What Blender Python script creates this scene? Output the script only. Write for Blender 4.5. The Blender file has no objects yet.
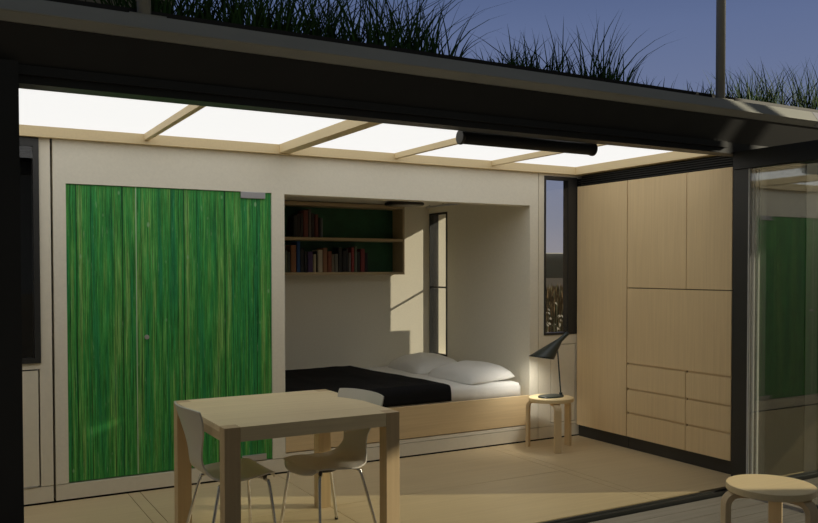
import bpy, bmesh, math, random
from mathutils import Vector, Matrix, noise
PI = math.pi
random.seed(7)
sc = bpy.context.scene
col = sc.collection

# ------------------------------------------------------------------ camera
cam_d = bpy.data.cameras.new('camera')
cam = bpy.data.objects.new('camera', cam_d); col.objects.link(cam)
F_PX, YAW, PIT, ROL, CX, CY = 834.138, 0.515558861, -0.0238880711, -0.00131002591, 407.4495, 289.2236
fw = Vector((math.sin(YAW)*math.cos(PIT), math.cos(YAW)*math.cos(PIT), math.sin(PIT)))
rt = Vector((math.cos(YAW), -math.sin(YAW), 0)); up = rt.cross(fw)
rt, up = rt*math.cos(ROL)+up*math.sin(ROL), up*math.cos(ROL)-rt*math.sin(ROL)
M = Matrix(((rt.x, up.x, -fw.x, 0), (rt.y, up.y, -fw.y, 0), (rt.z, up.z, -fw.z, 1.6), (0, 0, 0, 1)))
cam.matrix_world = M
cam_d.sensor_fit = 'HORIZONTAL'; cam_d.sensor_width = 36
cam_d.lens = F_PX/818*36
cam_d.shift_x = (409-CX)/818
cam_d.shift_y = (CY-261.5)/818
cam_d.clip_end = 2000
sc.camera = cam

# ------------------------------------------------------------------ view, sky, sun
sc.view_settings.view_transform = 'Standard'
sc.view_settings.look = 'None'
sc.view_settings.exposure = 0.0
sc.view_settings.gamma = 1.0
SKY_GAIN = 1.0
w = bpy.data.worlds.new('sky'); sc.world = w; w.use_nodes = True
nt = w.node_tree; nt.nodes.clear()
tc = nt.nodes.new('ShaderNodeTexCoord'); sp = nt.nodes.new('ShaderNodeSeparateXYZ')
rp = nt.nodes.new('ShaderNodeValToRGB'); bg = nt.nodes.new('ShaderNodeBackground'); ow = nt.nodes.new('ShaderNodeOutputWorld')
nt.links.new(tc.outputs['Generated'], sp.inputs[0]); nt.links.new(sp.outputs['Z'], rp.inputs[0])
rear = nt.nodes.new('ShaderNodeMapRange'); rear.inputs['From Min'].default_value = -.25; rear.inputs['From Max'].default_value = .35
mixs = nt.nodes.new('ShaderNodeMix'); mixs.data_type = 'RGBA'; mixs.inputs[6].default_value = (.066, .069, .066, 1)
nt.links.new(sp.outputs['Y'], rear.inputs['Value']); nt.links.new(rear.outputs[0], mixs.inputs[0]); nt.links.new(rp.outputs[0], mixs.inputs[7])
nt.links.new(mixs.outputs[2], bg.inputs[0]); nt.links.new(bg.outputs[0], ow.inputs[0])
bg.inputs[1].default_value = SKY_GAIN
cr = rp.color_ramp
cr.elements[0].position = 0.0; cr.elements[0].color = (.29, .27, .285, 1)
cr.elements[1].position = 0.06; cr.elements[1].color = (.21, .225, .29, 1)
for p, c in ((.14, (.165, .20, .32)), (.27, (.115, .155, .29)), (.36, (.062, .098, .215)), (.7, (.035, .06, .14))):
    e = cr.elements.new(p); e.color = (*c, 1)
SUN_E = 3.2
sd = bpy.data.lights.new('sun', 'SUN'); sd.energy = SUN_E; sd.angle = math.radians(.6); sd.color = (1, .9, .68)
sun = bpy.data.objects.new('sun', sd); col.objects.link(sun)
TO_SUN = Vector((1.95, -1, .955))
sun.rotation_euler = TO_SUN.to_track_quat('Z', 'Y').to_euler()
sun.location = (12, -2, 8)

# ------------------------------------------------------------------ materials
def nmat(name):
    m = bpy.data.materials.new(name); m.use_nodes = True
    return m, m.node_tree, m.node_tree.nodes['Principled BSDF']
def plain(name, c, rough=.6, metal=0, var=.06, scale=6, bump=0, spec=.5, stretch=(1, 1, 1)):
    m, t, b = nmat(name)
    b.inputs['Roughness'].default_value = rough; b.inputs['Metallic'].default_value = metal
    b.inputs['Specular IOR Level'].default_value = spec
    co = t.nodes.new('ShaderNodeTexCoord'); mp = t.nodes.new('ShaderNodeMapping'); mp.inputs['Scale'].default_value = stretch
    n = t.nodes.new('ShaderNodeTexNoise'); n.inputs['Scale'].default_value = scale; n.inputs['Detail'].default_value = 5
    r = t.nodes.new('ShaderNodeValToRGB')
    r.color_ramp.elements[0].position = .3; r.color_ramp.elements[1].position = .7
    r.color_ramp.elements[0].color = (*[x*(1-var) for x in c], 1); r.color_ramp.elements[1].color = (*[min(1, x*(1+var)) for x in c], 1)
    t.links.new(co.outputs['Object'], mp.inputs[0]); t.links.new(mp.outputs[0], n.inputs['Vector'])
    t.links.new(n.outputs['Fac'], r.inputs[0]); t.links.new(r.outputs[0], b.inputs['Base Color'])
    if bump:
        bp = t.nodes.new('ShaderNodeBump'); bp.inputs['Strength'].default_value = bump; bp.inputs['Distance'].default_value = .004
        t.links.new(n.outputs['Fac'], bp.inputs['Height']); t.links.new(bp.outputs[0], b.inputs['Normal'])
    return m
def wood(name, c, axis='x', rough=.5, contrast=.16, fine=1.0, spec=.35):
    """fine straight birch grain running along one axis"""
    m, t, b = nmat(name)
    b.inputs['Roughness'].default_value = rough; b.inputs['Specular IOR Level'].default_value = spec
    co = t.nodes.new('ShaderNodeTexCoord')
    s = {'x': (1.2, 40, 40), 'y': (40, 1.2, 40), 'z': (40, 40, 1.2)}[axis]
    mp = t.nodes.new('ShaderNodeMapping'); mp.inputs['Scale'].default_value = [k*fine for k in s]
    n = t.nodes.new('ShaderNodeTexNoise'); n.inputs['Scale'].default_value = 1.6; n.inputs['Detail'].default_value = 6; n.inputs['Roughness'].default_value = .6
    n2 = t.nodes.new('ShaderNodeTexNoise'); n2.inputs['Scale'].default_value = 1.3; n2.inputs['Detail'].default_value = 2
    mx = t.nodes.new('ShaderNodeMath'); mx.operation = 'MULTIPLY_ADD'; mx.inputs[1].default_value = .6
    m2 = t.nodes.new('ShaderNodeMath'); m2.operation = 'MULTIPLY'; m2.inputs[1].default_value = .4
    r = t.nodes.new('ShaderNodeValToRGB')
    r.color_ramp.elements[0].position = .3; r.color_ramp.elements[1].position = .7
    r.color_ramp.elements[0].color = (c[0]*(1-contrast), c[1]*(1-contrast*1.2), c[2]*(1-contrast*1.4), 1)
    r.color_ramp.elements[1].color = (min(1, c[0]*(1+contrast*.6)), min(1, c[1]*(1+contrast*.6)), min(1, c[2]*(1+contrast*.6)), 1)
    t.links.new(co.outputs['Object'], mp.inputs[0]); t.links.new(mp.outputs[0], n.inputs['Vector']); t.links.new(co.outputs['Object'], n2.inputs['Vector'])
    t.links.new(n2.outputs['Fac'], m2.inputs[0]); t.links.new(n.outputs['Fac'], mx.inputs[0]); t.links.new(m2.outputs[0], mx.inputs[2])
    t.links.new(mx.outputs[0], r.inputs[0]); t.links.new(r.outputs[0], b.inputs['Base Color'])
    return m
def emit(name, c, s):
    m, t, b = nmat(name)
    b.inputs['Base Color'].default_value = (.05, .05, .05, 1); b.inputs['Specular IOR Level'].default_value = .1
    b.inputs['Emission Color'].default_value = (*c, 1); b.inputs['Emission Strength'].default_value = s
    b.inputs['Roughness'].default_value = .7
    return m
def glass(name, f0=.04, tint=(1, 1, 1)):
    """thin architectural glass: straight-through light plus a mirror that grows at grazing angles (Schlick)"""
    m = bpy.data.materials.new(name); m.use_nodes = True; t = m.node_tree; t.nodes.clear()
    N, Lk = t.nodes.new, t.links.new
    ge = N('ShaderNodeNewGeometry'); dt = N('ShaderNodeVectorMath'); dt.operation = 'DOT_PRODUCT'
    Lk(ge.outputs['Incoming'], dt.inputs[0]); Lk(ge.outputs['Normal'], dt.inputs[1])
    def mth(op, x, y=None):
        n = N('ShaderNodeMath'); n.operation = op; n.use_clamp = op != 'ABSOLUTE'
        for k, v in enumerate((x, y)):
            if v is None: continue
            if isinstance(v, (int, float)): n.inputs[k].default_value = v
            else: Lk(v, n.inputs[k])
        return n.outputs[0]
    c = mth('ABSOLUTE', dt.outputs['Value']); p = mth('POWER', mth('SUBTRACT', 1.0, c), 5.0)
    f = mth('ADD', mth('MULTIPLY', p, 1-f0), f0)
    a = N('ShaderNodeBsdfTransparent'); a.inputs[0].default_value = (*tint, 1)
    g = N('ShaderNodeBsdfGlossy'); g.inputs['Roughness'].default_value = .005
    mx = N('ShaderNodeMixShader'); o = N('ShaderNodeOutputMaterial')
    Lk(f, mx.inputs[0]); Lk(a.outputs[0], mx.inputs[1]); Lk(g.outputs[0], mx.inputs[2]); Lk(mx.outputs[0], o.inputs[0])
    return m
def bamboo(name):
    """printed green bamboo / stained wood strips, running up the door"""
    m, t, b = nmat(name)
    b.inputs['Roughness'].default_value = .5; b.inputs['Specular IOR Level'].default_value = .3
    N, Lk = t.nodes.new, t.links.new
    co = N('ShaderNodeTexCoord')
    def nz(scale, detail, rough=.5, dist=0):
        mp = N('ShaderNodeMapping'); mp.inputs['Scale'].default_value = scale
        n = N('ShaderNodeTexNoise'); n.inputs['Scale'].default_value = 1; n.inputs['Detail'].default_value = detail
        n.inputs['Roughness'].default_value = rough; n.inputs['Distortion'].default_value = dist
        Lk(co.outputs['Object'], mp.inputs[0]); Lk(mp.outputs[0], n.inputs['Vector']); return n.outputs['Fac']
    def ramp(f, stops):
        r = N('ShaderNodeValToRGB'); e = r.color_ramp.elements
        e[0].position, e[0].color = stops[0][0], (*stops[0][1], 1); e[1].position, e[1].color = stops[-1][0], (*stops[-1][1], 1)
        for p, c in stops[1:-1]:
            k = e.new(p); k.color = (*c, 1)
        Lk(f, r.inputs[0]); return r.outputs[0]
    def mix(kind, fac, a, c2):
        x = N('ShaderNodeMix'); x.data_type = 'RGBA'; x.blend_type = kind
        if isinstance(fac, float): x.inputs[0].default_value = fac
        else: Lk(fac, x.inputs[0])
        Lk(a, x.inputs[6])
        if isinstance(c2, tuple): x.inputs[7].default_value = (*c2, 1)
        else: Lk(c2, x.inputs[7])
        return x.outputs[2]
    base = ramp(nz((19, 1, .45), 6, .75), [(.28, (.012, .16, .07)), (.40, (.022, .24, .075)), (.48, (.04, .30, .06)), (.55, (.09, .36, .07)), (.62, (.22, .44, .11)), (.70, (.05, .30, .10))])
    fine = ramp(nz((120, 1, 2.4), 6, .8), [(.36, (.16, .18, .16)), (.45, (.7, .72, .7)), (.53, (1.2, 1.2, 1.2)), (.62, (2.1, 1.75, 2.2))])
    c = mix('MULTIPLY', .85, base, fine)
    lines = ramp(nz((75, 1, .05), 2, .6), [(.36, (.10, .10, .10)), (.43, (1, 1, 1)), (.8, (1, 1, 1))])
    c = mix('MULTIPLY', .8, c, lines)
    dash = ramp(nz((70, 1, 5), 4, .7), [(.60, (0, 0, 0)), (.72, (.8, .8, .8))])
    c = mix('MIX', dash, c, (.30, .48, .26))
    vo = N('ShaderNodeTexVoronoi'); mp = N('ShaderNodeMapping'); mp.inputs['Scale'].default_value = (8.5, .01, 4.2)
    Lk(co.outputs['Object'], mp.inputs[0]); Lk(mp.outputs[0], vo.inputs['Vector']); vo.inputs['Scale'].default_value = 1; vo.inputs['Randomness'].default_value = .8
    kn = ramp(vo.outputs['Distance'], [(.0, (.8, .8, .8)), (.05, (.8, .8, .8)), (.10, (0, 0, 0))])
    c = mix('MIX', kn, c, (.30, .52, .28))
    Lk(c, b.inputs['Base Color'])
    return m

WALL = plain('warm_wall_paint', (.86, .815, .685), .7, var=.025, scale=60, bump=.15)
WALL_E = plain('warm_wall_panel', (.84, .785, .645), .65, var=.02, scale=30)
DARK = plain('black_metal', (.012, .013, .014), .45, var=.2, scale=3)
DARK2 = plain('charcoal_metal', (.028, .028, .027), .42, var=.15, scale=3)
GAP = plain('shadow_gap_black', (.008, .008, .008), .8, spec=.1)
FASCIA = plain('weathered_grey_metal', (.44, .445, .40), .55, var=.06, scale=9, stretch=(.2, 1, 1))
FASCIA2 = plain('pale_grey_metal', (.42, .42, .46), .5, var=.04, scale=6)
FLOORM = wood('birch_floor', (.63, .50, .30), 'x', .42, .10, .6, spec=.4)
BIRCH_X = wood('birch_along_x', (.70, .53, .33), 'x', .5, .12)
BIRCH_Y = wood('birch_along_y', (.70, .54, .33), 'y', .5, .10)
BIRCH_Z = wood('birch_cabinet_upright', (.81, .63, .37), 'z', .48, .10)
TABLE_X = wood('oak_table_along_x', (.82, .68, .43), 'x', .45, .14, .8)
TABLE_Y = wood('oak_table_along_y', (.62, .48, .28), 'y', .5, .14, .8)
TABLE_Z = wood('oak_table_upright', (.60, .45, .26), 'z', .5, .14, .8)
STOOL_T = wood('birch_stool_top', (.84, .67, .38), 'x', .4, .08)
STOOL_L = wood('birch_stool_leg', (.73, .57, .34), 'z', .45, .10)
CEILB = wood('ceiling_beam_ply', (.80, .65, .39), 'y', .6, .06)
BED = wood('bed_board_birch', (.79, .61, .355), 'x', .45, .12)
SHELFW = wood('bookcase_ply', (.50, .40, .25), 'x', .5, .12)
SHELFG = plain('dark_green_back_panel', (.02, .10, .045), .6, var=.2)
GREEN = bamboo('green_bamboo_print')
LUM = emit('luminous_ceiling_sheet', (1, .99, .965), .93)
CHROME = plain('chrome', (.62, .62, .62), .15, 1, .03)
STEEL = plain('brushed_steel', (.55, .54, .56), .35, .7, .04)
SHELL = plain('off_white_lacquered_shell', (.60, .575, .51), .38, var=.02)
LAMPM = plain('dark_green_black_lacquer', (.02, .032, .03), .3, var=.1)
SHEET = plain('white_cotton_sheet', (.86, .85, .81), .85, var=.02, scale=90, bump=.3)
BLACKC = plain('black_wool_blanket', (.012, .012, .013), .95, var=.3, scale=150, bump=.5, spec=.1)
DECKM = wood('weathered_grey_deck', (.30, .275, .24), 'x', .7, .25, .5)
GLASS = glass('clear_glass', .035)
GLASSR = glass('coated_glass', .075, (.965, .97, .955))
GRASSM = plain('green_grass_blade', (.036, .095, .022), .6, var=.5, scale=12, spec=.15)
GRASSF = plain('far_field_green_gold', (.075, .055, .022), .9, var=.5, scale=3)
HILL = plain('dark_wooded_hill', (.02, .026, .02), .95, var=.4, scale=.2)
SOIL = plain('dark_soil', (.02, .018, .014), .95, var=.3)

# ------------------------------------------------------------------ mesh helpers
def box(bm, x0, x1, y0, y1, z0, z1, mi=0):
    v = [bm.verts.new((x, y, z)) for z in (z0, z1) for y in (y0, y1) for x in (x0, x1)]
    for f in ((0, 2, 3, 1), (4, 5, 7, 6), (0, 1, 5, 4), (2, 6, 7, 3), (0, 4, 6, 2), (1, 3, 7, 5)):
        fa = bm.faces.new([v[i] for i in f]); fa.material_index = mi
    return v
def prism_x(bm, pts, x0, x1):
    """extrude a closed (y, z) outline along x"""
    a = [bm.verts.new((x0, y, z)) for y, z in pts]; b = [bm.verts.new((x1, y, z)) for y, z in pts]
    n = len(pts); bm.faces.new(a[::-1]); bm.faces.new(b)
    for i in range(n): bm.faces.new((a[i], a[(i+1) % n], b[(i+1) % n], b[i]))
def loft(bm, rings, cap=True):
    R = [[bm.verts.new(p) for p in r] for r in rings]; n = len(rings[0])
    for a, b in zip(R, R[1:]):
        for i in range(n):
            f = bm.faces.new((a[i], a[(i+1) % n], b[(i+1) % n], b[i])); f.smooth = True
    if cap:
        bm.faces.new(R[0][::-1]); bm.faces.new(R[-1])
    return R
def ring(c, ax, r, n=16, r2=None, ref=None):
    ax = Vector(ax).normalized(); ref = Vector(ref) if ref else (Vector((0, 0, 1)) if abs(ax.z) < .9 else Vector((1, 0, 0)))
    u = ax.cross(ref).normalized(); v = ax.cross(u).normalized(); r2 = r if r2 is None else r2
    return [Vector(c)+u*r*math.cos(2*PI*i/n)+v*r2*math.sin(2*PI*i/n) for i in range(n)]
def tube(bm, pts, r, n=12, cap=True):
    pts = [Vector(p) for p in pts]; rr = r if isinstance(r, (list, tuple)) else [r]*len(pts)
    rings = []
    for i, p in enumerate(pts):
        d = (pts[min(i+1, len(pts)-1)]-pts[max(i-1, 0)])
        rings.append(ring(p, d, rr[i], n, ref=(0.13, 1, .05) if abs(d.normalized().y) < .8 else (0, 0, 1)))
    loft(bm, rings, cap)
def smooth_path(pts, k=4):
    P = [Vector(p) for p in pts]; out = []
    for i in range(len(P)-1):
        p0, p1, p2, p3 = P[max(i-1, 0)], P[i], P[i+1], P[min(i+2, len(P)-1)]
        for j in range(k):
            t = j/k
            out.append(.5*((2*p1)+(p2-p0)*t+(2*p0-5*p1+4*p2-p3)*t*t+(3*p1-p0-3*p2+p3)*t**3))
    out.append(P[-1]); return out
def wloc(o):
    v = Vector((0, 0, 0))
    while o: v = v+o.location; o = o.parent
    return v
def obj(name, bm, mats, parent=None, bevel=0, smooth=False, subsurf=0, keep=False):
    """bm is in world coordinates; the object's origin becomes its parent's, or the middle of its own base"""
    bmesh.ops.recalc_face_normals(bm, faces=bm.faces)
    if smooth:
        for f in bm.faces: f.smooth = True
    if parent: off = wloc(parent)
    elif keep: off = Vector((0, 0, 0))
    else:
        xs = [v.co.x for v in bm.verts]; ys = [v.co.y for v in bm.verts]; zs = [v.co.z for v in bm.verts]
        off = Vector(((min(xs)+max(xs))/2, (min(ys)+max(ys))/2, min(zs)))
    bmesh.ops.translate(bm, verts=bm.verts, vec=-off)
    me = bpy.data.meshes.new(name); bm.to_mesh(me); bm.free()
    for m in (mats if isinstance(mats, (list, tuple)) else [mats]): me.materials.append(m)
    o = bpy.data.objects.new(name, me); col.objects.link(o)
    if parent: o.parent = parent
    else: o.location = off
    if bevel:
        md = o.modifiers.new('bevel', 'BEVEL'); md.width = bevel; md.segments = 2; md.limit_method = 'ANGLE'; md.angle_limit = math.radians(40)
    if subsurf:
        md = o.modifiers.new('sub', 'SUBSURF'); md.levels = md.render_levels = subsurf
    return o
def B(*boxes):
    bm = bmesh.new()
    for b in boxes: box(bm, *b)
    return bm
def struct(name, bm, m, parent=None, **k):
    o = obj(name, bm, m, parent, **k)
    if parent is None: o['kind'] = 'structure'
    return o
def tag(o, label, cat, group=None, kind=None):
    o['label'] = label; o['category'] = cat
    if group: o['group'] = group
    if kind: o['kind'] = kind
    return o
def thing(name, label, cat, loc, group=None):
    o = bpy.data.objects.new(name, None); col.objects.link(o); o.location = loc; o.empty_display_size = .1
    return tag(o, label, cat, group)
def sempty(name, loc):
    o = bpy.data.objects.new(name, None); col.objects.link(o); o.location = loc; o['kind'] = 'structure'; o.empty_display_size = .1
    return o

YB = 6.15        # room face of the back wall
YF = 4.155       # floor edge / facade line
# ================================================================== STRUCTURE
# floor: birch sheets with dark joints over a dark base
bm = bmesh.new()
xs = [(-1.2, 1.1795), (1.1845, 1.2625), (1.2675, 4.2975), (4.3015, 4.384), (4.388, 5.95)]
for a, b in xs:
    if b-a < .2: box(bm, a, b, YF, 6.145, -.02, 0)
    elif a > 4: box(bm, a, b, YF, 6.145, -.02, 0)
    elif a < 0: box(bm, a, b, YF, 6.145, -.02, 0)
    else:
        for c, d in ((a, 2.3), (2.3045, b)):
            box(bm, c, d, YF, 5.128, -.02, 0); box(bm, c, d, 5.132, 6.145, -.02, 0)
box(bm, -1.2, 5.95, YF, 6.3, -.12, -.021, 1)
struct('floor', bm, [FLOORM, GAP])
struct('trim_1', B((-1.2, 7.5, 4.075, 4.153, -.1, -.006), (-1.2, 7.5, 4.105, 4.125, -.006, .004)), DARK)
bm = bmesh.new()
y = 4.06
while y > -2.5:
    box(bm, -2.5, 8, y-.128, y, -.06, -.03); y -= .134
box(bm, -2.5, 8, -2.5, 4.07, -.3, -.065, 1)
struct('floor_deck', bm, [DECKM, GAP])

# back wall: main panel with door and niche openings
Yw = YB+.15
struct('wall_back', B(
    (.708, .79, YB, Yw, .122, 2.6), (.79, 2.277, YB, Yw, 2.193, 2.6), (2.277, 2.382, YB, Yw, .122, 2.6),
    (2.382, 4.785, YB, Yw, 2.187, 2.6), (4.785, 4.882, YB, Yw, .122, 2.6), (2.382, 4.785, YB+.002, Yw, .122, .152)), WALL)
struct('wall_back_left', B((-1.2, .692, YB, Yw, 2.492, 2.6), (.622, .692, YB, Yw, .122, 2.492), (-1.2, -.2, YB, Yw, .122, 2.492),
    (-.2, .622, YB, Yw, .925, .965), (.613, .622, YB, Yw, .122, .93)), WALL_E)
struct('wall_back_right', B((4.889, 4.95, YB, Yw, .122, 2.6), (4.95, 5.42, YB, Yw, 2.472, 2.6), (4.95, 5.42, YB, Yw, .89, .978),
    (4.95, 5.032, YB, Yw, .122, .89), (5.336, 5.42, YB, Yw, .122, .89), (5.032, 5.336, YB, Yw, .122, .146)), WALL_E)
struct('wall_back_backing', B((-1.2, 2.37, Yw+.002, Yw+.03, -.1, .9), (.66, 2.37, Yw+.002, Yw+.03, .9, 2.6), (4.8, 4.93, Yw+.002, Yw+.03, -.1, 2.6), (4.93, 5.95, Yw+.002, Yw+.03, -.1, .9), (5.45, 5.95, Yw+.002, Yw+.03, .9, 2.6)), GAP)
struct('baseboard_back', B((-1.2, .692, YB, Yw, .012, .117), (.708, 4.882, YB, Yw, .012, .117), (4.889, 5.42, YB, Yw, .012, .117)), WALL_E)
# small flush service hatches below both windows
o = thing('access_panel', 'beige flush hatch panel under the left window', 'panel', (.2, YB, .13), 'flush hatches under the windows')
obj('panel_door', B((-.2, .603, YB, YB+.02, .128, .915)), WALL_E, o)
obj('finger_pull', B((.45, .59, YB-.004, YB+.004, .121, .131)), STEEL, o)
o = tag(obj('access_panel', B((5.040, 5.329, YB, YB+.02, .154, .884)), WALL_E), 'beige flush hatch panel under the right window', 'panel', 'flush hatches under the windows')
# niche
YN = 7.975; ZN = 2.285; NT = .28
struct('wall_niche_back', B((2.1, 5.07, YN, YN+.2, -.2, 2.6)), WALL)
struct('wall_niche_left', B((2.1, 2.379, Yw+.032, YN, -.2, 2.6)), WALL)
WY0, WY1, WZ0, WZ1 = 7.585, 7.950, .66, 2.215
x0, x1 = 4.79, 4.79+NT
struct('wall_niche_right', B((x0, x1, Yw, WY0, -.2, 2.6), (x0, x1, WY1, YN, -.2, 2.6), (x0, x1, WY0, WY1, -.2, WZ0), (x0, x1, WY0, WY1, WZ1, 2.6)), WALL)
struct('ceiling_niche', B((2.1, 5.07, Yw, YN+.2, ZN, ZN+.2)), WALL)
wn = sempty('window_3', (4.8, 7.75, WZ0))
obj('window_frame', B((4.784, 4.90, WY1-.008, WY1, WZ0, WZ1), (4.784, 4.80, WY0, WY0+.022, WZ0, WZ1), (4.784, 4.80, WY0, WY1, WZ1-.022, WZ1), (4.784, 4.80, WY0, WY1, WZ0, WZ0+.02), (4.80, 4.82, WY0, WY1, 1.395, 1.412)), DARK, wn)
obj('glass_pane', B((4.806, 4.812, WY0+.02, WY1-.03, WZ0+.02, WZ1-.03)), GLASS, wn)

# windows in the back wall
wl = sempty('window_1', (.2, YB, .965))
obj('window_frame', B((.584, .620, YB-.012, YB+.09, .967, 2.490), (-.2, .584, YB-.012, YB+.09, 2.43, 2.490), (-.2, .584, YB-.012, YB+.09, .967, 1.0), (-.2, -.14, YB-.012, YB+.09, 1.0, 2.43)), DARK2, wl)
obj('glass_pane', B((-.14, .584, YB-.004, YB+.002, 1.0, 2.43)), GLASS, wl)
wr = sempty('window_2', (5.1, YB, .98))
obj('window_frame', B((4.952, 4.970, YB-.006, YB+.07, .98, 2.47), (5.238, 5.345, YB-.006, YB+.07, .98, 2.47), (4.970, 5.238, YB-.006, YB+.07, 2.44, 2.47), (4.970, 5.238, YB-.006, YB+.07, .98, 1.0)), DARK2, wr)
obj('glass_pane', B((4.970, 5.238, YB+.000, YB+.006, 1.0, 2.44)), GLASS, wr)
# dark outer screen past the left window, then an added shadow block
struct('wall_outer_screen', B((-3.0, 2.0, 8.0, 8.08, -.3, 4.2)), DARK)
struct('niche_sun_blocker', B((5.45, 5.72, 7.10, 7.375, -.3, 1.50)), DARK2)  # unseen block added to shade the lower part of the niche sun patch

# side walls and front black wall
struct('wall_left', B((-1.35, -1.2, YF, Yw, -.1, 2.6)), WALL)
struct('wall_right', B((5.95, 6.1, YF, Yw+.03, -.1, 2.6)), DARK)
struct('wall_front_left', B((-2.5, .333, 4.06, 4.20, -.1, 2.52)), DARK)
struct('wall_front_right', B((5.365, 6.9, 4.16, 4.30, -.1, 2.415)), GAP)
# header above the opening
struct('wall_front_header', B((-2.5, 6.9, 4.15, 4.27, 2.441, 2.56), (-2.5, 5.0, 4.125, 4.15, 2.478, 2.52)), DARK)
struct('trim_3', B((5.10, 5.30, 4.025, 4.155, -.03, 2.322), (5.345, 5.40, 4.1, 4.35, -.03, 2.46), (5.3, 5.345, 4.1, 4.155, -.03, 2.46), (5.10, 5.30, 4.1465, 4.155, 2.322, 2.46)), DARK2)
struct('trim_4', B((5.085, 5.26, 2.6, 4.145, 2.325, 2.452)), DARK)
# roof: slab, tilted soffit strip and grey fascia
struct('roof', B((-2.5, 5.75, 4.12, 8.3, 2.64, 2.78), (5.75, 6.9, 4.12, 6.2, 2.64, 2.78), (-2.5, 6.9, 4.17, 4.4, 2.561, 2.64)), DARK)
bm = bmesh.new(); prism_x(bm, [(4.094, 2.694), (4.15, 2.52), (4.18, 2.52), (4.18, 2.694)], -2.5, 6.9)
struct('trim_5', bm, plain('soffit_black', (.018, .018, .017), .5, var=.1))
bm = bmesh.new(); prism_x(bm, [(4.090, 2.696), (4.052, 2.731), (4.045, 2.732), (4.045, 2.737), (4.052, 2.739), (4.108, 2.816), (4.20, 2.816), (4.20, 2.78), (4.14, 2.696)], -2.5, 5.93)
struct('trim_6', bm, FASCIA)
bm = bmesh.new(); prism_x(bm, [(4.090, 2.696), (4.052, 2.731), (4.045, 2.732), (4.045, 2.737), (4.052, 2.739), (4.108, 2.816), (4.20, 2.816), (4.20, 2.78), (4.14, 2.696)], 5.935, 6.9)
struct('trim_7', bm, FASCIA2)
struct('trim_8', B((-2.5, 6.9, 4.205, 4.235, 2.78, 2.868), ), DARK)
struct('roof_soil', B((-2.5, 5.75, 4.25, 8.3, 2.78, 2.83), (5.75, 6.9, 4.25, 6.2, 2.78, 2.83)), SOIL)

# luminous ceiling: panels, beams
ZP = 2.565
beams = [(1.325, .037, 2.52), (2.370, .093, 2.50), (3.352, .035, 2.52), (4.335, .035, 2.52)]
edges = [-1.2, 1.325, 2.380, 3.352, 4.335, 5.34]
wherex = ['far left, cut by the black wall', 'second from left, above the green door', 'middle one, right of the deep beam', 'fourth from left, behind the roller blind', 'right end, beside the wood cabinets']
for i in range(5):
    o = obj('ceiling_light_panel', B((edges[i]+.001, edges[i+1]-.001, 4.28, 6.145, ZP, ZP+.012)), LUM)
    tag(o, 'glowing white ceiling panel, ' + wherex[i], 'ceiling light', 'glowing panels in the ceiling')
struct('ceiling', B((-1.2, 5.95, 4.272, 6.3, 2.602, 2.639)), WALL)
for i, (x, wd, zb) in enumerate(beams):
    struct('trim_%d' % (9+i), B((x-wd/2, x+wd/2, 4.28, 6.098, zb, ZP-.001)), CEILB)
struct('trim_13', B((-1.2, 5.335, 6.10, 6.149, 2.492, ZP-.001)), CEILB)
struct('trim_14', B((5.285, 5.335, 4.28, 6.099, 2.492, ZP-.001)), CEILB)
struct('trim_15', B((5.3355, 5.94, 4.35, 6.149, 2.49, ZP+.03)), CEILB)

# green doors
for n, (a, b) in enumerate(((.792, 1.2555), (1.2605, 2.275))):
    d = sempty('door_%d' % (n+1), ((a+b)/2, YB, .13))
    o = obj('door_leaf', B((a, b, YB+.012, YB+.035, .126, 2.190)), GREEN, d)
    if n == 1:
        o2 = obj('hinge_clamp', B((2.03, 2.225, YB-.004, YB+.012, 2.143, 2.192)), STEEL, d, bevel=.003); o2['label'] = 'brushed steel hinge clamp at the top corner'
        o2 = obj('hinge_clamp', B((2.03, 2.225, YB-.004, YB+.012, .126, .172)), STEEL, d, bevel=.003); o2['label'] = 'brushed steel hinge clamp at the bottom corner'
        bm = bmesh.new(); tube(bm, [(1.322, YB+.012, 1.115), (1.322, YB-.004, 1.115), (1.322, YB-.006, 1.115), (1.322, YB-.026, 1.115)], [.008, .008, .017, .015], 16)
        obj('door_knob', bm, STEEL, d)
    else:
        obj('edge_strip', B((1.2555, 1.2605, YB+.008, YB+.03, .126, 2.190)), plain('pale_door_edge', (.55, .66, .48), .4), d)

# folded glass doors, stacked at right angles to the front
spans = [(5.102, 4.012), (5.122, 3.99), (5.142, 3.965)]
for n, (gx, yn) in enumerate(spans):
    d = sempty('door_%d' % (3+n), (gx, 3.7, -.005))
    obj('glass_pane', B((gx, gx+.008, 3.0+n*.04, yn, .01, 2.318)), GLASSR, d)
    obj('edge_profile', B((gx-.004, gx+.012, yn, yn+.010, .0, 2.32)), plain('pale_aluminium', (.6, .6, .6), .4), d)
    obj('bottom_rail', B((gx-.003, gx+.011, 3.0+n*.04, yn, -.005, .01)), DARK, d)

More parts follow.
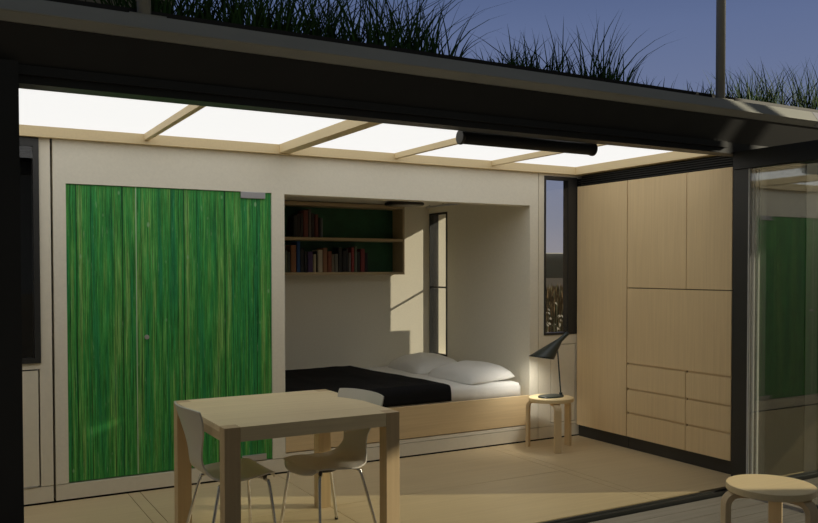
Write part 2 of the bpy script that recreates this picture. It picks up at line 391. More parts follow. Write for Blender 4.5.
# unseen blocks added off-frame right to shade the roof edge and table
U = Vector((1, 1.95, 0)).normalized()
def blocker_slab(bm, L0, L1, t, z0, z1):
    # points on the line of equal L = x + 1.95 y, t units towards the sun
    n = Vector((1.95, -1, 0)).normalized()
    base = Vector((4, 4.15, 0))+n*t*2.19; Lb = base.x+1.95*base.y
    p = [base+U*((L-Lb)/2.191) for L in (L0, L1)]
    q = [a+n*.5 for a in p]
    v = [bm.verts.new((a.x, a.y, z)) for z in (z0, z1) for a in (p[0], p[1], q[1], q[0])]
    for f in ((0, 3, 2, 1), (4, 5, 6, 7), (0, 1, 5, 4), (1, 2, 6, 5), (2, 3, 7, 6), (3, 0, 4, 7)): bm.faces.new([v[i] for i in f])
bm = bmesh.new(); blocker_slab(bm, 5.0, 13.02, 3, 4.30, 7.0); blocker_slab(bm, 13.12, 13.42, 3, 4.30, 7.0); blocker_slab(bm, 5.0, 13.42, 3, 7.0, 7.2); blocker_slab(bm, 5.0, 9.5, 3, -.3, 4.14)
struct('front_sun_blocker', bm, DARK2)

# ground, hills
bm = bmesh.new(); box(bm, -80, 200, -60, 4.0, -.5, -.31); box(bm, -80, 5.0, 8.2, 220, -.5, -.31)
struct('ground', bm, GRASSF)
bm = bmesh.new()
NX, NY = 46, 60
G = {}
for i in range(NX):
    for j in range(NY):
        t = (j/(NY-1))**2.2; yy = 4.4+t*235; xx = 5.5+(i/(NX-1)-.0)*(10+yy*1.1)-.0
        xx = 6.2+(i/(NX-1))*(8+yy*1.6)
        zz = -.35+.10*noise.noise(Vector((xx*.5, yy*.5, 0)))*min(1, t*30)
        G[i, j] = bm.verts.new((xx, yy, zz))
for i in range(NX-1):
    for j in range(NY-1): bm.faces.new((G[i, j], G[i+1, j], G[i+1, j+1], G[i, j+1]))
# (thin skin closed with a skirt so the ground has thickness)
struct('ground_meadow', bm, GRASSF, smooth=True)
bm = bmesh.new()
prev = None
for k in range(61):
    az = math.radians(5+k*1.1); R = 190
    h = 5.3+1.0*noise.noise(Vector((k*.23, 0, 0)))+.3*noise.noise(Vector((k*1.1, 3, 0)))
    c = Vector((math.sin(az), math.cos(az), 0))
    prof = [c*R+Vector((0, 0, -1)), c*(R+6)+Vector((0, 0, h*.7)), c*(R+14)+Vector((0, 0, h)), c*(R+40)+Vector((0, 0, -1))]
    row = [bm.verts.new(p) for p in prof]
    if prev:
        for a in range(3): bm.faces.new((prev[a], row[a], row[a+1], prev[a+1]))
    prev = row
struct('hills', bm, HILL, smooth=True)

# meadow plants seen through the right window
LEAF1 = plain('olive_meadow_leaf', (.05, .062, .02), .8, var=.3); LEAF2 = plain('dry_golden_stalk', (.17, .105, .04), .9, var=.3); LEAF3 = plain('white_blossom', (.36, .33, .27), .9, var=.1)
bm = bmesh.new(); rnd = random.Random(3)
for k in range(8500):
    yy = 8.4+(rnd.random()**2.0)*42
    az = math.radians(rnd.uniform(37.2, 43.5)); 
    xx = yy*math.tan(az)
    if xx < 6.0: continue
    h = rnd.uniform(.30, .80)*(1.35 if yy < 16 else 1.1)*(1.0+.25*math.sin(xx*1.3+yy*.7)); s = .012+.0014*yy
    b0 = Vector((xx, yy, -.36)); tip = b0+Vector((rnd.uniform(-.12, .12), rnd.uniform(-.12, .12), h)); sd_ = Vector((rnd.uniform(-1, 1), rnd.uniform(-1, 1), 0)).normalized()*s
    mi = 1 if rnd.random() < (.35 if yy < 16 else .75) else 0
    mid = b0.lerp(tip, .55)+sd_*.6
    f = bm.faces.new([bm.verts.new(p) for p in (b0-sd_*.5, b0+sd_*.5, mid+sd_*.4, tip, mid-sd_*1.2)]); f.material_index = mi
    if rnd.random() < .09 and yy < 18:
        r = .012+.0012*yy
        for q in range(2):
            c = tip+Vector((rnd.uniform(-.04, .04), rnd.uniform(-.04, .04), rnd.uniform(-.05, .01)))
            f = bm.faces.new([bm.verts.new(c+Vector((r*math.cos(a+q), r*math.sin(a+q)*.6, r*math.sin(a)))) for a in (0, 1.3, 2.6, 3.9, 5.2)]); f.material_index = 2
tag(obj('meadow_plants', bm, [LEAF1, LEAF2, LEAF3]), 'wild meadow of dry stalks and pale flowers seen through the right window', 'meadow', kind='stuff')
fm = obj('horizon_haze_line', B((6.0, 24, 21.0, 21.03, 2.09, 2.12), *[(x, x+.06, 21.0, 21.06, -.4, 2.09) for x in (6.2, 10.2, 23.2)]), plain('pale_haze_bar', (.6, .6, .58), .6))  # bar on posts added to stand for the pale haze along the horizon
tag(fm, 'thin pale haze line along the horizon in the right window', 'haze line')

# ================================================================== BUILT-IN CABINETS
XC = 5.338
def slab(y0, y1, z0, z1): return (XC, XC+.02, y0, y1, z0, z1)
wd = thing('wardrobe', 'tall single-door birch wardrobe in the corner by the right window', 'cabinet', (5.64, 5.8, 0), 'built-in birch cabinets')
obj('body', B((XC+.022, 5.93, 5.476, 6.135, .11, 2.385)), BIRCH_Z, wd)
obj('door', B(slab(5.4775, 6.133, .112, 2.383)), BIRCH_Z, wd, bevel=.0015)
pk = obj('plinth', B((XC+.03, 5.93, 5.476, 6.135, .0, .108)), DARK2, wd); pk['label'] = 'charcoal recessed plinth'
cb = thing('storage_cabinet', 'wide birch cabinet with two upper doors, flap and six drawers', 'cabinet', (5.64, 4.9, 0), 'built-in birch cabinets')
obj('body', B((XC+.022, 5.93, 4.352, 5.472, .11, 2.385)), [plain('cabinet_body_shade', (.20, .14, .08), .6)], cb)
for (a, b, n) in ((4.8065, 5.4685, 'left'), (4.3555, 4.8015, 'right')):
    obj('door', B(slab(a, b, 1.4365, 2.383)), BIRCH_Z, cb, bevel=.0015)
obj('flap_panel', B(slab(4.3555, 5.4685, .770, 1.4285)), BIRCH_Z, cb, bevel=.0015)
for (a, b) in ((4.8065, 5.4685), (4.3555, 4.8015)):
    for z0, z1 in ((.545, .752), (.332, .527), (.112, .314)):
        dr = obj('drawer', B(slab(a, b, z0, z1)), BIRCH_Z, cb, bevel=.0015)
        obj('finger_grip', B((XC+.011, XC+.0215, a, b-.014, z1-.002, z1+.0165)), BIRCH_Y, dr)
obj('plinth', B((XC+.03, 5.93, 4.352, 5.472, .0, .108)), DARK2, cb)['label'] = 'charcoal recessed plinth'
# ventilation grille above
vg = thing('ventilation_grille', 'long black corrugated ventilation grille above the birch cabinets', 'grille', (5.4, 5.2, 2.385))
obj('back_plate', B((XC+.05, XC+.06, 4.352, 6.133, 2.387, 2.488)), DARK, vg)
bm = bmesh.new()
for k in range(5):
    z = 2.392+k*.019; prism = [(XC+.004, z), (XC+.045, z+.010), (XC+.045, z+.014), (XC+.004, z+.004)]
    a = [bm.verts.new((x, 4.352, zz)) for x, zz in prism]; b = [bm.verts.new((x, 6.133, zz)) for x, zz in prism]
    bm.faces.new(a); bm.faces.new(b[::-1])
    for i in range(4): bm.faces.new((a[i], b[i], b[(i+1) % 4], a[(i+1) % 4]))
obj('louvres', bm, DARK2, vg)

# ================================================================== BED NICHE
bed = thing('bed', 'built-in bed with pale birch front board inside the wall niche', 'bed', (3.58, 7.05, .155))
obj('front_board', B((2.384, 4.783, YB-.002, YB+.022, .160, .432)), BED, bed, bevel=.002)
obj('bed_base', B((2.39, 4.78, YB+.024, YN-.01, .16, .395)), BED, bed)
bm = bmesh.new()
NXm, NYm = 60, 46
def rsurf(u, v, x0, x1, y0, y1, z0, z1, r):
    pass
def cushion_box(bm, x0, x1, y0, y1, z0, z1, r, nx, ny, wob):
    """rounded slab: top surface rolls down over the edges"""
    V = {}
    def edge(t, a, b, n):
        return t
    xs_ = [x0, x0, x0+r*.3, x0+r]+[x0+r+(x1-x0-2*r)*i/nx for i in range(1, nx)]+[x1-r, x1-r*.3, x1, x1]
    ys_ = [y0, y0, y0+r*.3, y0+r]+[y0+r+(y1-y0-2*r)*i/ny for i in range(1, ny)]+[y1-r, y1-r*.3, y1, y1]
    def drop(k, n):
        if k in (0, n-1): return 9
        if k in (1, n-2): return 1.0
        if k in (2, n-3): return .3
        return 0
    for i, x in enumerate(xs_):
        for j, y in enumerate(ys_):
            d = max(drop(i, len(xs_)), drop(j, len(ys_)))
            z = z0 if d == 9 else z1-r*d
            if d < 9: z += wob(x, y)*(1 if d < 1 else .4)
            V[i, j] = bm.verts.new((x, y+(wob(x*1.7, 3) * 1.0 if j in (0, 1, 2) else 0), z))
    for i in range(len(xs_)-1):
        for j in range(len(ys_)-1): bm.faces.new((V[i, j], V[i+1, j], V[i+1, j+1], V[i, j+1])).smooth = True
    n, m = len(xs_), len(ys_)
    loop = [V[i, 0] for i in range(n)]+[V[n-1, j] for j in range(1, m)]+[V[i, m-1] for i in range(n-2, -1, -1)]+[V[0, j] for j in range(m-2, 0, -1)]
    bm.faces.new(loop[::-1])
def wob(x, y):
    return .009*noise.noise(Vector((x*4, y*3, .3)))+.008*noise.noise(Vector((x*14+y*5, y*6, 2)))
cushion_box(bm, 2.395, 4.715, 6.20, 7.955, .396, .560, .04, 60, 44, wob)
obj('mattress', bm, SHEET, bed)['label'] = 'white sheeted mattress'
# black blanket: follows the mattress over the front edge
bm = bmesh.new()
path = []
for (y_, z_) in ((6.182, .440), (6.180, .47), (6.180, .50), (6.181, .530), (6.186, .556), (6.200, .574), (6.225, .584), (6.26, .586)): path.append((y_, z_))
y_ = 6.30
while y_ < 7.93: path.append((y_, .584)); y_ += .045
NU = 56; TOP = []; BOT = []
for j, (y_, z_) in enumerate(path):
    t = max(0, min(1, (y_-6.2)/1.75))
    xr = 3.945-.14*t+.008*math.sin(y_*9)+(.0 if j > 6 else .012*(1-j/7))
    rowt, rowb = [], []
    for i in range(NU+1):
        x = 2.40+(xr-2.40)*i/NU
        wv = .010*noise.noise(Vector((x*3, y_*2.2, 1)))+.006*noise.noise(Vector((x*9, y_*4, 5)))
        if j < 6: p = Vector((x, y_-.003-abs(wv)*.7*(j/6+.3), z_)); q = Vector((x, y_+.010, z_))
        else: p = Vector((x, y_, z_+wv*.8+.004)); q = Vector((x, y_, z_-.012))
        if i == NU: p = (p+q)/2
        rowt.append(bm.verts.new(p)); rowb.append(bm.verts.new(q if i < NU else q+Vector((.0, 0, -.002))))
    TOP.append(rowt); BOT.append(rowb)
J = len(path)
for j in range(J-1):
    for i in range(NU):
        bm.faces.new((TOP[j][i], TOP[j][i+1], TOP[j+1][i+1], TOP[j+1][i])).smooth = True
        bm.faces.new((BOT[j][i], BOT[j+1][i], BOT[j+1][i+1], BOT[j][i+1])).smooth = True
    for i in (0, NU): bm.faces.new((TOP[j][i], TOP[j+1][i], BOT[j+1][i], BOT[j][i]))
for i in range(NU):
    for j in (0, J-1): bm.faces.new((TOP[j][i], TOP[j][i+1], BOT[j][i+1], BOT[j][i]))
tag(obj('blanket', bm, BLACKC), 'black wool blanket spread over the foot half of the bed', 'blanket')
def pillow(cx, cy, cz, lx, ly, h, rz, rx, label, seed):
    bm = bmesh.new(); n = 26; T = {}; Bt = {}
    for i in range(n+1):
        for j in range(n+1):
            u = -1+2*i/n; v = -1+2*j/n
            pin = (1-.05*(1-abs(u))*abs(v)**3)*(1-.07*abs(u)**6)  # sides drawn in between the corners
            piv = (1-.05*(1-abs(v))*abs(u)**3)*(1-.07*abs(v)**6)
            x = u*lx/2*piv*1.0; y = v*ly/2*pin
            f = (max(0, 1-abs(u)**3.4)*max(0, 1-abs(v)**3.4))**.55
            wv = .014*noise.noise(Vector((u*2.3+seed, v*2.3, seed)))*f+.006*noise.noise(Vector((u*6, v*6+seed, 1)))*f
            T[i, j] = Vector((x, y, h*.80*f+wv)); Bt[i, j] = Vector((x, y, -h*.16*f))
    R = Matrix.Rotation(rz, 3, 'Z') @ Matrix.Rotation(rx, 3, 'Y')
    vt = {}; vb = {}
    for k in T:
        vt[k] = bm.verts.new(R @ T[k]+Vector((cx, cy, cz)))
        e = k[0] in (0, n) or k[1] in (0, n)
        vb[k] = vt[k] if e else bm.verts.new(R @ Bt[k]+Vector((cx, cy, cz)))
    for i in range(n):
        for j in range(n):
            bm.faces.new((vt[i, j], vt[i+1, j], vt[i+1, j+1], vt[i, j+1])).smooth = True
            bm.faces.new((vb[i, j], vb[i, j+1], vb[i+1, j+1], vb[i+1, j])).smooth = True
    return tag(obj('pillow', bm, SHEET, subsurf=1), label, 'pillow', 'white pillows at the head of the bed')
pillow(4.425, 6.60, .580, .56, .78, .160, math.radians(3), math.radians(-4), 'white pillow at the front edge of the bed, nearest the lamp', 2.0)
pillow(4.42, 7.45, .580, .56, .78, .165, math.radians(-3), math.radians(-4), 'white pillow at the back of the bed by the narrow window', 5.0)

# bookcase
bc = thing('bookcase', 'wall-hung two-shelf plywood bookcase with dark green back above the bed', 'bookcase', (3.37, 7.86, 1.545))
BX0, BX1, BY = 2.39, 4.352, 7.74
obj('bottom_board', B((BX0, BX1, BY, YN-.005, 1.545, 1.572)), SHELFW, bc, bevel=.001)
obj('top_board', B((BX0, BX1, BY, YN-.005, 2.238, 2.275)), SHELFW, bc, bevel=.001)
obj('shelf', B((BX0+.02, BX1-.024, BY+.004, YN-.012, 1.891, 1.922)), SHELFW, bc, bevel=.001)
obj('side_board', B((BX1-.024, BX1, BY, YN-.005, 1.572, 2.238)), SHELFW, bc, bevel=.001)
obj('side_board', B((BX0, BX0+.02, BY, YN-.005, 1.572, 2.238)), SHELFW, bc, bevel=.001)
obj('back_panel', B((BX0+.02, BX1-.024, YN-.012, YN-.006, 1.572, 2.238)), SHELFG, bc)['label'] = 'dark green back panel'
def px_x(px, y=7.76):   # where a column of the bookcase front sits in the room
    d = fw+rt*((px-CX)/F_PX); return y*d.x/d.y
bk = {  # left px, right px, height, colour, words
 'low': [(281.5, 284, .20, (.05, .055, .05), 'dark grey'), (284.5, 288, .215, (.12, .14, .09), 'grey-green'), (288.2, 290.8, .20, (.05, .06, .05), 'dark olive'), (291.2, 296.4, .27, (.28, .11, .04), 'rust brown'),
         (297, 300.4, .305, (.015, .07, .22), 'deep blue'), (300.8, 304.5, .24, (.008, .01, .016), 'black'), (304.9, 307.8, .21, (.01, .012, .02), 'navy black'),
         (308.2, 313.2, .205, (.06, .03, .11), 'purple'), (313.5, 316.2, .18, (.40, .34, .24), 'cream'), (316.8, 318, .21, (.02, .02, .02), 'thin black'), (318.3, 323, .225, (.46, .40, .31), 'ivory'), (323.3, 327.5, .245, (.26, .12, .06), 'tan brown'),
         (327.8, 331.8, .21, (.23, .07, .04), 'brick red'), (332.3, 334.4, .18, (.20, .17, .13), 'beige grey'), (334.8, 338.4, .185, (.16, .15, .13), 'warm grey'),
         (338.8, 342.4, .25, (.008, .009, .012), 'black'), (342.8, 346, .22, (.012, .01, .014), 'charcoal'), (346.4, 348.6, .24, (.01, .012, .018), 'black'), (349, 351.2, .20, (.13, .12, .12), 'ash grey'), (351.6, 354.4, .25, (.26, .03, .03), 'crimson'),
         (354.8, 357.2, .265, (.13, .16, .12), 'sage green'), (357.6, 360.6, .21, (.01, .01, .01), 'black'), (361, 365.2, .24, (.20, .03, .035), 'dark red'), (365.5, 368, .20, (.015, .02, .03), 'black with a pale top')],
 'up': [(294, 297.4, .20, (.012, .01, .01), 'black'), (297.8, 301, .22, (.02, .012, .012), 'brown-black'), (301.3, 303.6, .225, (.04, .03, .03), 'smoky brown'), (304, 308.4, .255, (.17, .045, .035), 'maroon'), (308.7, 311.5, .27, (.12, .10, .09), 'dusty grey'),
        (311.9, 314.8, .23, (.02, .012, .012), 'black'), (315.2, 318.8, .22, (.11, .025, .02), 'oxblood'), (319.2, 320.8, .19, (.01, .01, .01), 'thin black'), (321.2, 323, .185, (.15, .16, .17), 'pale grey')]}
bookn = 0
for row, z0 in (('low', 1.5725), ('up', 1.9225)):
    for i, (p0, p1, h, c, word) in enumerate(bk[row]):
        h *= 1.0 if row == 'low' else 1.05
        xa, xb = px_x(p0)+.0012, px_x(p1)-.0012; dpt = .15+.03*((i*37) % 5)/5; yf = BY+.016+.012*((i*23) % 4)/4
        mt = plain('book_cover_'+word.replace(' ', '_'), c, .55, var=.12); th = min(.003, (xb-xa)*.2)
        bm = bmesh.new()
        box(bm, xa, xa+th, yf+.004, yf+dpt, z0, z0+h); box(bm, xb-th, xb, yf+.004, yf+dpt, z0, z0+h)
        # rounded spine
        n = 6; a = []; b = []
        for k in range(n+1):
            t = PI*k/n; xx = (xa+xb)/2-(xb-xa)/2*math.cos(t); yy = yf+.005-.004*math.sin(t)
            a.append(bm.verts.new((xx, yy, z0))); b.append(bm.verts.new((xx, yy, z0+h)))
        for k in range(n): bm.faces.new((a[k], a[k+1], b[k+1], b[k]))
        a.append(bm.verts.new((xb, yf+.008, z0))); b.append(bm.verts.new((xb, yf+.008, z0+h)))
        a.append(bm.verts.new((xa, yf+.008, z0))); b.append(bm.verts.new((xa, yf+.008, z0+h)))
        for k in (n, n+1, n+2): bm.faces.new((a[k], a[(k+1) % (n+3)], b[(k+1) % (n+3)], b[k]))
        bm.faces.new(a[::-1]); bm.faces.new(b)
        box(bm, xa+th, xb-th, yf+.009, yf+dpt-.006, z0+.004, z0+h-.005, 1)
        o = obj('book', bm, [mt, plain('book_pages', (.45, .40, .30), .9) if bookn == 0 else bpy.data.materials['book_pages']])
        nb = bk[row]; nxt = nb[i-1][4] if i else None
        pos = ('right of the %s book' % nxt) if nxt else 'first visible at the left end'
        tag(o, '%s book on the %s shelf, %s' % (word, 'lower' if row == 'low' else 'upper', pos), 'book', 'books on the %s shelf' % ('lower' if row == 'low' else 'upper'))
        bookn += 1

# niche ceiling lamp and rail
nl = thing('ceiling_lamp', 'dark shallow round lamp on the niche ceiling right of the bookcase', 'ceiling lamp', (4.17, 7.45, ZN-.03))
bm = bmesh.new(); loft(bm, [ring((4.17, 7.42, ZN-.001), (0, 0, 1), .17, 28), ring((4.17, 7.42, ZN-.012), (0, 0, 1), .20, 28), ring((4.17, 7.42, ZN-.03), (0, 0, 1), .205, 28), ring((4.17, 7.42, ZN-.036), (0, 0, 1), .19, 28)])
obj('rim', bm, plain('dark_bronze', (.03, .022, .018), .4, .3), nl)
bm = bmesh.new(); loft(bm, [ring((4.17, 7.42, ZN-.0365), (0, 0, 1), .18, 28), ring((4.17, 7.42, ZN-.042), (0, 0, 1), .12, 28)])
obj('diffuser', bm, plain('opal_glass_off', (.35, .31, .24), .3), nl)
cr_ = thing('curtain_rail', 'slim shiny metal rail under the niche ceiling near the right wall', 'rail', (4.59, 7.35, ZN-.03))
bm = bmesh.new(); tube(bm, [(4.59, 7.03, ZN-.022), (4.59, 7.68, ZN-.022)], .011, 12); obj('rod', bm, STEEL, cr_)
for yy in (7.08, 7.35, 7.62): obj('bracket', B((4.583, 4.597, yy-.006, yy+.006, ZN-.02, ZN)), CHROME, cr_)

# ================================================================== ROLLER BLIND
rb = thing('roller_blind', 'black roller blind tube hanging under the front header', 'blind', (3.42, 4.38, 2.39))
bm = bmesh.new(); tube(bm, [(2.875, 4.38, 2.424), (3.94, 4.38, 2.424)], .042, 28); obj('rolled_cloth', bm, plain('black_blind_cloth', (.01, .011, .012), .6), rb)
for x, mm in ((2.856, DARK2), (3.935, DARK)):
    bm = bmesh.new(); loft(bm, [ring((x, 4.38, 2.424), (1, 0, 0), .040, 28), ring((x+.003, 4.38, 2.424), (1, 0, 0), .047, 28), ring((x+.016, 4.38, 2.424), (1, 0, 0), .047, 28), ring((x+.019, 4.38, 2.424), (1, 0, 0), .040, 28)])
    box(bm, x+.004, x+.015, 4.36, 4.40, 2.43, 2.562)
    obj('end_cap', bm, mm, rb)

# ================================================================== TABLE
tb = thing('dining_table', 'square pale oak dining table with thick corner legs', 'table', (1.795, 4.68, 0))
TX0, TX1, TY0, TY1, TH, LG = 1.280, 2.306, 4.162, 5.205, .785, .086
# the legs' end grain comes up through the corners of the top
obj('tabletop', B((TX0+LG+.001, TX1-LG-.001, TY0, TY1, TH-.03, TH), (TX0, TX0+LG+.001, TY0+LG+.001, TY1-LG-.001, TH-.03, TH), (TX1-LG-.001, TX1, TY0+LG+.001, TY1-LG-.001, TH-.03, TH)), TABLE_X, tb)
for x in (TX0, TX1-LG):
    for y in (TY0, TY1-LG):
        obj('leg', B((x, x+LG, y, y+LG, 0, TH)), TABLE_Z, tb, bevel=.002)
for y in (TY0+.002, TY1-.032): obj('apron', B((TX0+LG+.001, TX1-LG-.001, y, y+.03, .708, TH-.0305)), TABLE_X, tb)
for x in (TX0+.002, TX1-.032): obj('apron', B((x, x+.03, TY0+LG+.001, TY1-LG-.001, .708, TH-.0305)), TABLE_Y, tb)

# ================================================================== CHAIRS
def make_chair(label):
    t = thing('dining_chair', label, 'chair', (0, 0, 0), 'moulded shell dining chairs')
    prof = smooth_path([(.232, 0, .405), (.218, 0, .430), (.180, 0, .446), (.09, 0, .446), (-.02, 0, .438), (-.105, 0, .440), (-.165, 0, .462), (-.196, 0, .515), (-.214, 0, .600), (-.240, 0, .700), (-.276, 0, .805), (-.290, 0, .838), (-.293, 0, .847)], 3)
    wk = [(0, .15), (.04, .185), (.10, .205), (.22, .232), (.36, .238), (.46, .205), (.54, .150), (.60, .118), (.66, .118), (.73, .145), (.82, .198), (.90, .230), (.95, .234), (.985, .232), (1, .228)]
    L = [0]
    for a, b in zip(prof, prof[1:]): L.append(L[-1]+(b-a).length)
    def width(s):
        for (a, wa), (b, wb) in zip(wk, wk[1:]):
            if a <= s <= b:
                u = (s-a)/(b-a); u = u*u*(3-2*u); return wa+(wb-wa)*u
        return wk[-1][1]
    bm = bmesh.new(); V = []; n = 14
    for k, p in enumerate(prof):
        s = L[k]/L[-1]; w_ = width(s); row = []
        seat = max(0, 1-s/.5); back = max(0, (s-.62)/.38)
        for i in range(n+1):
            u = (-1, -.97, -.88, -.74, -.58, -.4, -.2, 0, .2, .4, .58, .74, .88, .97, 1)[i]
            dx = back*.045*u*u                    # back wraps forward
            dz = seat*.012*u*u-(.012*(1-seat)*0)
            cdrop = -.008*back*abs(u)**4 if s > .9 else 0
            row.append(bm.verts.new((p.x+dx-(.03*abs(u)**3 if s < .06 else 0), u*w_, p.z+dz+cdrop)))
        V.append(row)
    for a, b in zip(V, V[1:]):
        for i in range(n): bm.faces.new((a[i], a[i+1], b[i+1], b[i])).smooth = True
    sh = obj('seat_shell', bm, SHELL, t)
    md = sh.modifiers.new('thick', 'SOLIDIFY'); md.thickness = .010; md.offset = 0
    md = sh.modifiers.new('sub', 'SUBSURF'); md.levels = md.render_levels = 1
    bm = bmesh.new(); loft(bm, [ring((.03, 0, .398), (0, 0, 1), .075, 20), ring((.03, 0, .412), (0, 0, 1), .085, 20), ring((.03, 0, .434), (0, 0, 1), .06, 20)]); obj('hub_cover', bm, DARK2, t)
    for sx, sy in ((1, 1), (1, -1), (-1, 1), (-1, -1)):
        ex = .205 if sx > 0 else -.215
        pts = smooth_path([(.03+sx*.02, sy*.03, .415), (.03+sx*.10, sy*.12, .418), (.02+sx*.135, sy*.155, .405), (.02+sx*.150, sy*.168, .37), (ex*.98, sy*.218, .03), (ex, sy*.222, .012)], 3)
        bm = bmesh.new(); tube(bm, pts, .0095, 10); lg = obj('leg', bm, CHROME, t)
        bm = bmesh.new(); loft(bm, [ring((ex, sy*.222, 0), (0, 0, 1), .011, 12), ring((ex, sy*.222, .02), (0, 0, 1), .0105, 12)]); obj('foot_cap', bm, DARK, lg)
        # rubber spacer between the frame and shell
    for sy in (1, -1):
        bm = bmesh.new(); tube(bm, [(.15, sy*.145, .412), (.15, sy*.150, .438)], .012, 10); obj('spacer', bm, DARK2, t)
    return t
ch = make_chair('off-white shell chair at the left end of the table, back to the viewer\'s left')
def copy_tree(o, parent=None):
    c = o.copy(); col.objects.link(c); c.parent = parent
    for k in list(o.children): copy_tree(k, c)
    return c
ch2 = copy_tree(ch)
ch.location = (1.462, 4.640, 0); ch.rotation_euler = (0, 0, math.radians(2))
ch2.location = (2.045, 4.585, 0); ch2.rotation_euler = (0, 0, math.radians(190))
ch['label'] = 'off-white shell chair at the left end of the dining table'
ch2['label'] = 'off-white shell chair tucked in at the right end of the dining table'

# ================================================================== STOOLS
def stool(cx, cy, z0, ztop, ang, label, k=1.0):
    t = thing('stool', label, 'stool', (cx, cy, z0), 'round three-legged birch stools')
    bm = bmesh.new(); r = .199*k; th = .032*k
    loft(bm, [ring((cx, cy, ztop-th), (0, 0, 1), r-.003, 64), ring((cx, cy, ztop-th+.003), (0, 0, 1), r, 64), ring((cx, cy, ztop-.003), (0, 0, 1), r, 64), ring((cx, cy, ztop), (0, 0, 1), r-.003, 64)])
    for f in bm.faces:
        if len(f.verts) < 10: f.smooth = False
    obj('seat', bm, STOOL_T, t)
    zt = ztop-th
    kk = k
    for k in range(3):
        k, a = kk, math.radians(ang+120*k); rd = Vector((math.cos(a), math.sin(a), 0)); tg = Vector((-rd.y, rd.x, 0)); c = Vector((cx, cy, 0))
        # centre line of the bent leg in (radius, height)
        cl = [(.06*k, zt-.014)]; R = .052*k; rr = .212*k
        for q in range(9):
            b = PI/2*q/8; cl.append((rr-R+R*math.sin(b), zt-.014-R+R*math.cos(b)))
        cl += [(rr+.001, (zt+z0)/2), (rr+.002, z0)]
        bm = bmesh.new(); rings = []
        for i, (ra, z) in enumerate(cl):
            p0 = cl[max(0, i-1)]; p1 = cl[min(len(cl)-1, i+1)]; d = Vector((p1[0]-p0[0], p1[1]-p0[1])).normalized()
            nrm = Vector((-d.y, d.x)); h_ = .014*kk; w_ = .031*kk
            P = lambda s1, s2: c+rd*(ra+nrm.x*h_*s1)+Vector((0, 0, z+nrm.y*h_*s1))+tg*w_*s2
            rg = [P(1, -1), P(1, 1), P(-1, 1), P(-1, -1)]
            if i == len(cl)-1:
                for v in rg: v.z = z0
            rings.append(rg)
        loft(bm, rings)
        for f in bm.faces: f.smooth = False
        obj('leg', bm, STOOL_L, t, bevel=.002)
    return t
NSX, NSY, NSZ = 4.775, 5.825, .458
stool(NSX, NSY, 0, NSZ, 6, 'round birch stool used as nightstand beside the bed')
d_ = fw+rt*((770.8-CX)/F_PX)-up*((484.2-CY)/F_PX); k_ = (.425-1.6)/d_.z
stool(d_.x*k_, d_.y*k_, -.03, .425, 151, 'round birch stool outside on the grey deck in the foreground', 1.155)

# ================================================================== TABLE LAMP
LY = 5.835
lp = thing('table_lamp', 'dark green desk lamp with slanted cone shade on the stool by the bed', 'lamp', (4.79, LY, NSZ))
bm = bmesh.new()
def oval(cx, cy, z, rx, ry, n=36): return [Vector((cx+rx*math.cos(2*PI*i/n), cy+ry*math.sin(2*PI*i/n), z)) for i in range(n)]
loft(bm, [oval(4.780, LY, NSZ, .130, .085), oval(4.780, LY, NSZ+.006, .132, .087), oval(4.780, LY, NSZ+.014, .126, .081)])
obj('base', bm, LAMPM, lp)
bm = bmesh.new(); tube(bm, [(4.893, LY, NSZ+.008), (4.890, LY, NSZ+.05), (4.848, LY, .935)], [.008, .0065, .006], 12); obj('stem', bm, LAMPM, lp)
bm = bmesh.new(); tube(bm, [(4.893, LY, NSZ+.012), (4.893, LY, NSZ+.032)], .015, 16); obj('collar', bm, LAMPM, lp)
bm = bmesh.new()
def shade_rings(inset):
    tip = Vector((4.972, LY, 1.022)); neck = Vector((4.885, LY, .964)); mouth = Vector((4.668, LY, .814))
    ax = (neck-tip).normalized(); U_ = Vector((-ax.z, 0, ax.x)); Y_ = Vector((0, 1, 0)); UM = Vector((.117, 0, -.018))
    if UM.dot(U_) < 0: U_ = -U_
    def rg(c, U0, r): return [c+U0*math.cos(2*PI*i/32)+Y_*r*math.sin(2*PI*i/32) for i in range(32)]
    out = [rg(tip.lerp(neck, k/4), U_*(.018+.004*k/4-inset), .018+.004*k/4-inset) for k in range(5)]
    n0 = rg(neck, U_*(.022-inset), .022-inset); m0 = rg(mouth, UM*(1-inset/.117), .106-inset)
    for k in range(1, 11):
        u = k/10
        out.append([p.lerp(q, u) for p, q in zip(n0, m0)])
    return out
ro = shade_rings(0); ri = shade_rings(.003)
A = loft(bm, ro, cap=False); bm.faces.new(A[0][::-1]); Bq = loft(bm, ri[2:], cap=False); bm.faces.new(Bq[0])
for i in range(32): bm.faces.new((A[-1][i], A[-1][(i+1) % 32], Bq[-1][(i+1) % 32], Bq[-1][i]))
obj('lamp_shade', bm, LAMPM, lp)
bm = bmesh.new(); bmesh.ops.create_uvsphere(bm, u_segments=16, v_segments=12, radius=.022, matrix=Matrix.Translation((4.70, LY, .852)))
obj('bulb', bm, emit('warm_bulb', (1, .85, .6), 12), lp, smooth=True)
ld = bpy.data.lights.new('lamp_light', 'SPOT'); ld.energy = 8.5; ld.color = (1, .96, .87); ld.spot_size = math.radians(125); ld.spot_blend = 1.0; ld.shadow_soft_size = .03
lo = bpy.data.objects.new('lamp_light', ld); col.objects.link(lo); lo.parent = lp; lo.location = Vector((4.672, LY, .815))-Vector(lp.location)
lo.rotation_euler = Vector((.05, -.55, 1)).to_track_quat('Z', 'Y').to_euler()

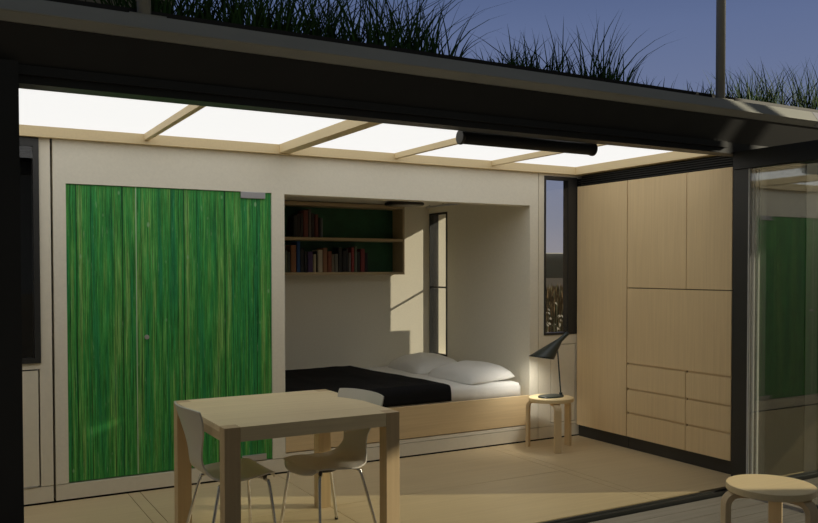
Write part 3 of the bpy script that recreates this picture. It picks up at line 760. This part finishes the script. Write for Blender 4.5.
# ================================================================== ROOF: RAILING POSTS AND GRASS
for (x, y, z1, lab) in ((4.955, 4.155, 4.6, 'grey metal railing post on the roof edge near the right'), (.895, 4.155, 4.6, 'grey metal railing post on the roof edge at the upper left')):
    t = thing('railing_post', lab, 'post', (x, y, 2.816), 'railing posts on the roof edge')
    bm = bmesh.new(); tube(bm, [(x, y, 2.824), (x, y, z1)], .033, 20); obj('pipe', bm, FASCIA, t)
    obj('base_plate', B((x-.075, x+.10, y-.035, y+.035, 2.8162, 2.826)), FASCIA, t, bevel=.002)
# grass clumps
def clump(cx, cy, wx, wy, h, n, seed):
    r = random.Random(seed); bm = bmesh.new(); z0 = 2.828
    for k in range(n):
        bx = cx+r.gauss(0, wx*.40); by = cy+r.uniform(-wy, wy); tall = r.random() < .35
        outx = (bx-cx)/wx*.9+r.uniform(-.75, .75); lean = Vector((outx, r.uniform(-.5, .4), 0))*.74
        hh = h*(r.uniform(.85, 1.25) if tall else r.uniform(.3, .7)); wd_ = r.uniform(.0045, .0075)
        sdv = Vector((1, r.uniform(-.7, .7), 0)).normalized()
        pts = []
        for q in range(5):
            s = q/4; p = Vector((bx, by, z0))+lean*hh*(.35*s+.75*s*s)+Vector((0, 0, hh*(s-.13*s*s*lean.length*2)))
            pts.append((p, wd_*(1-s)**.7 if q < 4 else 0))
        prev = None
        for p, ww in pts:
            cur = (bm.verts.new(p-sdv*ww), bm.verts.new(p+sdv*ww)) if ww else (bm.verts.new(p),)
            if prev: bm.faces.new((prev[0], prev[1], cur[1], cur[0]) if len(cur) == 2 else (prev[0], prev[1], cur[0])).smooth = True
            prev = cur
    return obj('grass_clump', bm, GRASSM)
def gx(px, y=4.4): return px_x(px, y)
CL = [(150, .26, .34), (195, .25, .36), (238, .26, .44), (285, .27, .40), (325, .26, .44), (365, .24, .40), (402, .23, .45), (432, .20, .34),
      (492, .19, .20), (520, .19, .30), (552, .2, .36), (588, .2, .44), (612, .14, .32), (650, .17, .16), (690, .16, .15),
      (738, .17, .30), (768, .2, .40), (800, .2, .42)]
CL = [(a, b_*1.05, c*1.28) if i < 8 else (a, b_, c) for i, (a, b_, c) in enumerate(CL)]
names = ['behind the upper left railing post', 'second from the left post', 'third from the left post, tall', 'fourth from the left, dark and dense', 'fifth from the left, tall', 'sixth from the left, left of the tallest', 'tallest, top centre-left of the photo', 'just before the gap of open sky',
         'low, first right of the gap of sky', 'second right of the gap of sky', 'third right of the gap of sky', 'tall and spiky, middle of the right half', 'right side of the spiky middle clump', 'low sparse, middle of the roof edge', 'low sparse, just left of the right post', 'just right of the right railing post', 'sunlit, second right of the right post', 'sunlit, far right corner of the photo']
for i, (px, wx, h) in enumerate(CL):
    o = clump(gx(px), 4.40+.06*math.sin(i*2.1), wx, .14, h, int((86 if i < 15 else 190)*(wx/.2)*(1 if h > .25 else .8)), i)
    tag(o, 'green grass clump on the roof, ' + names[i], 'grass', 'grass clumps along the roof edge')
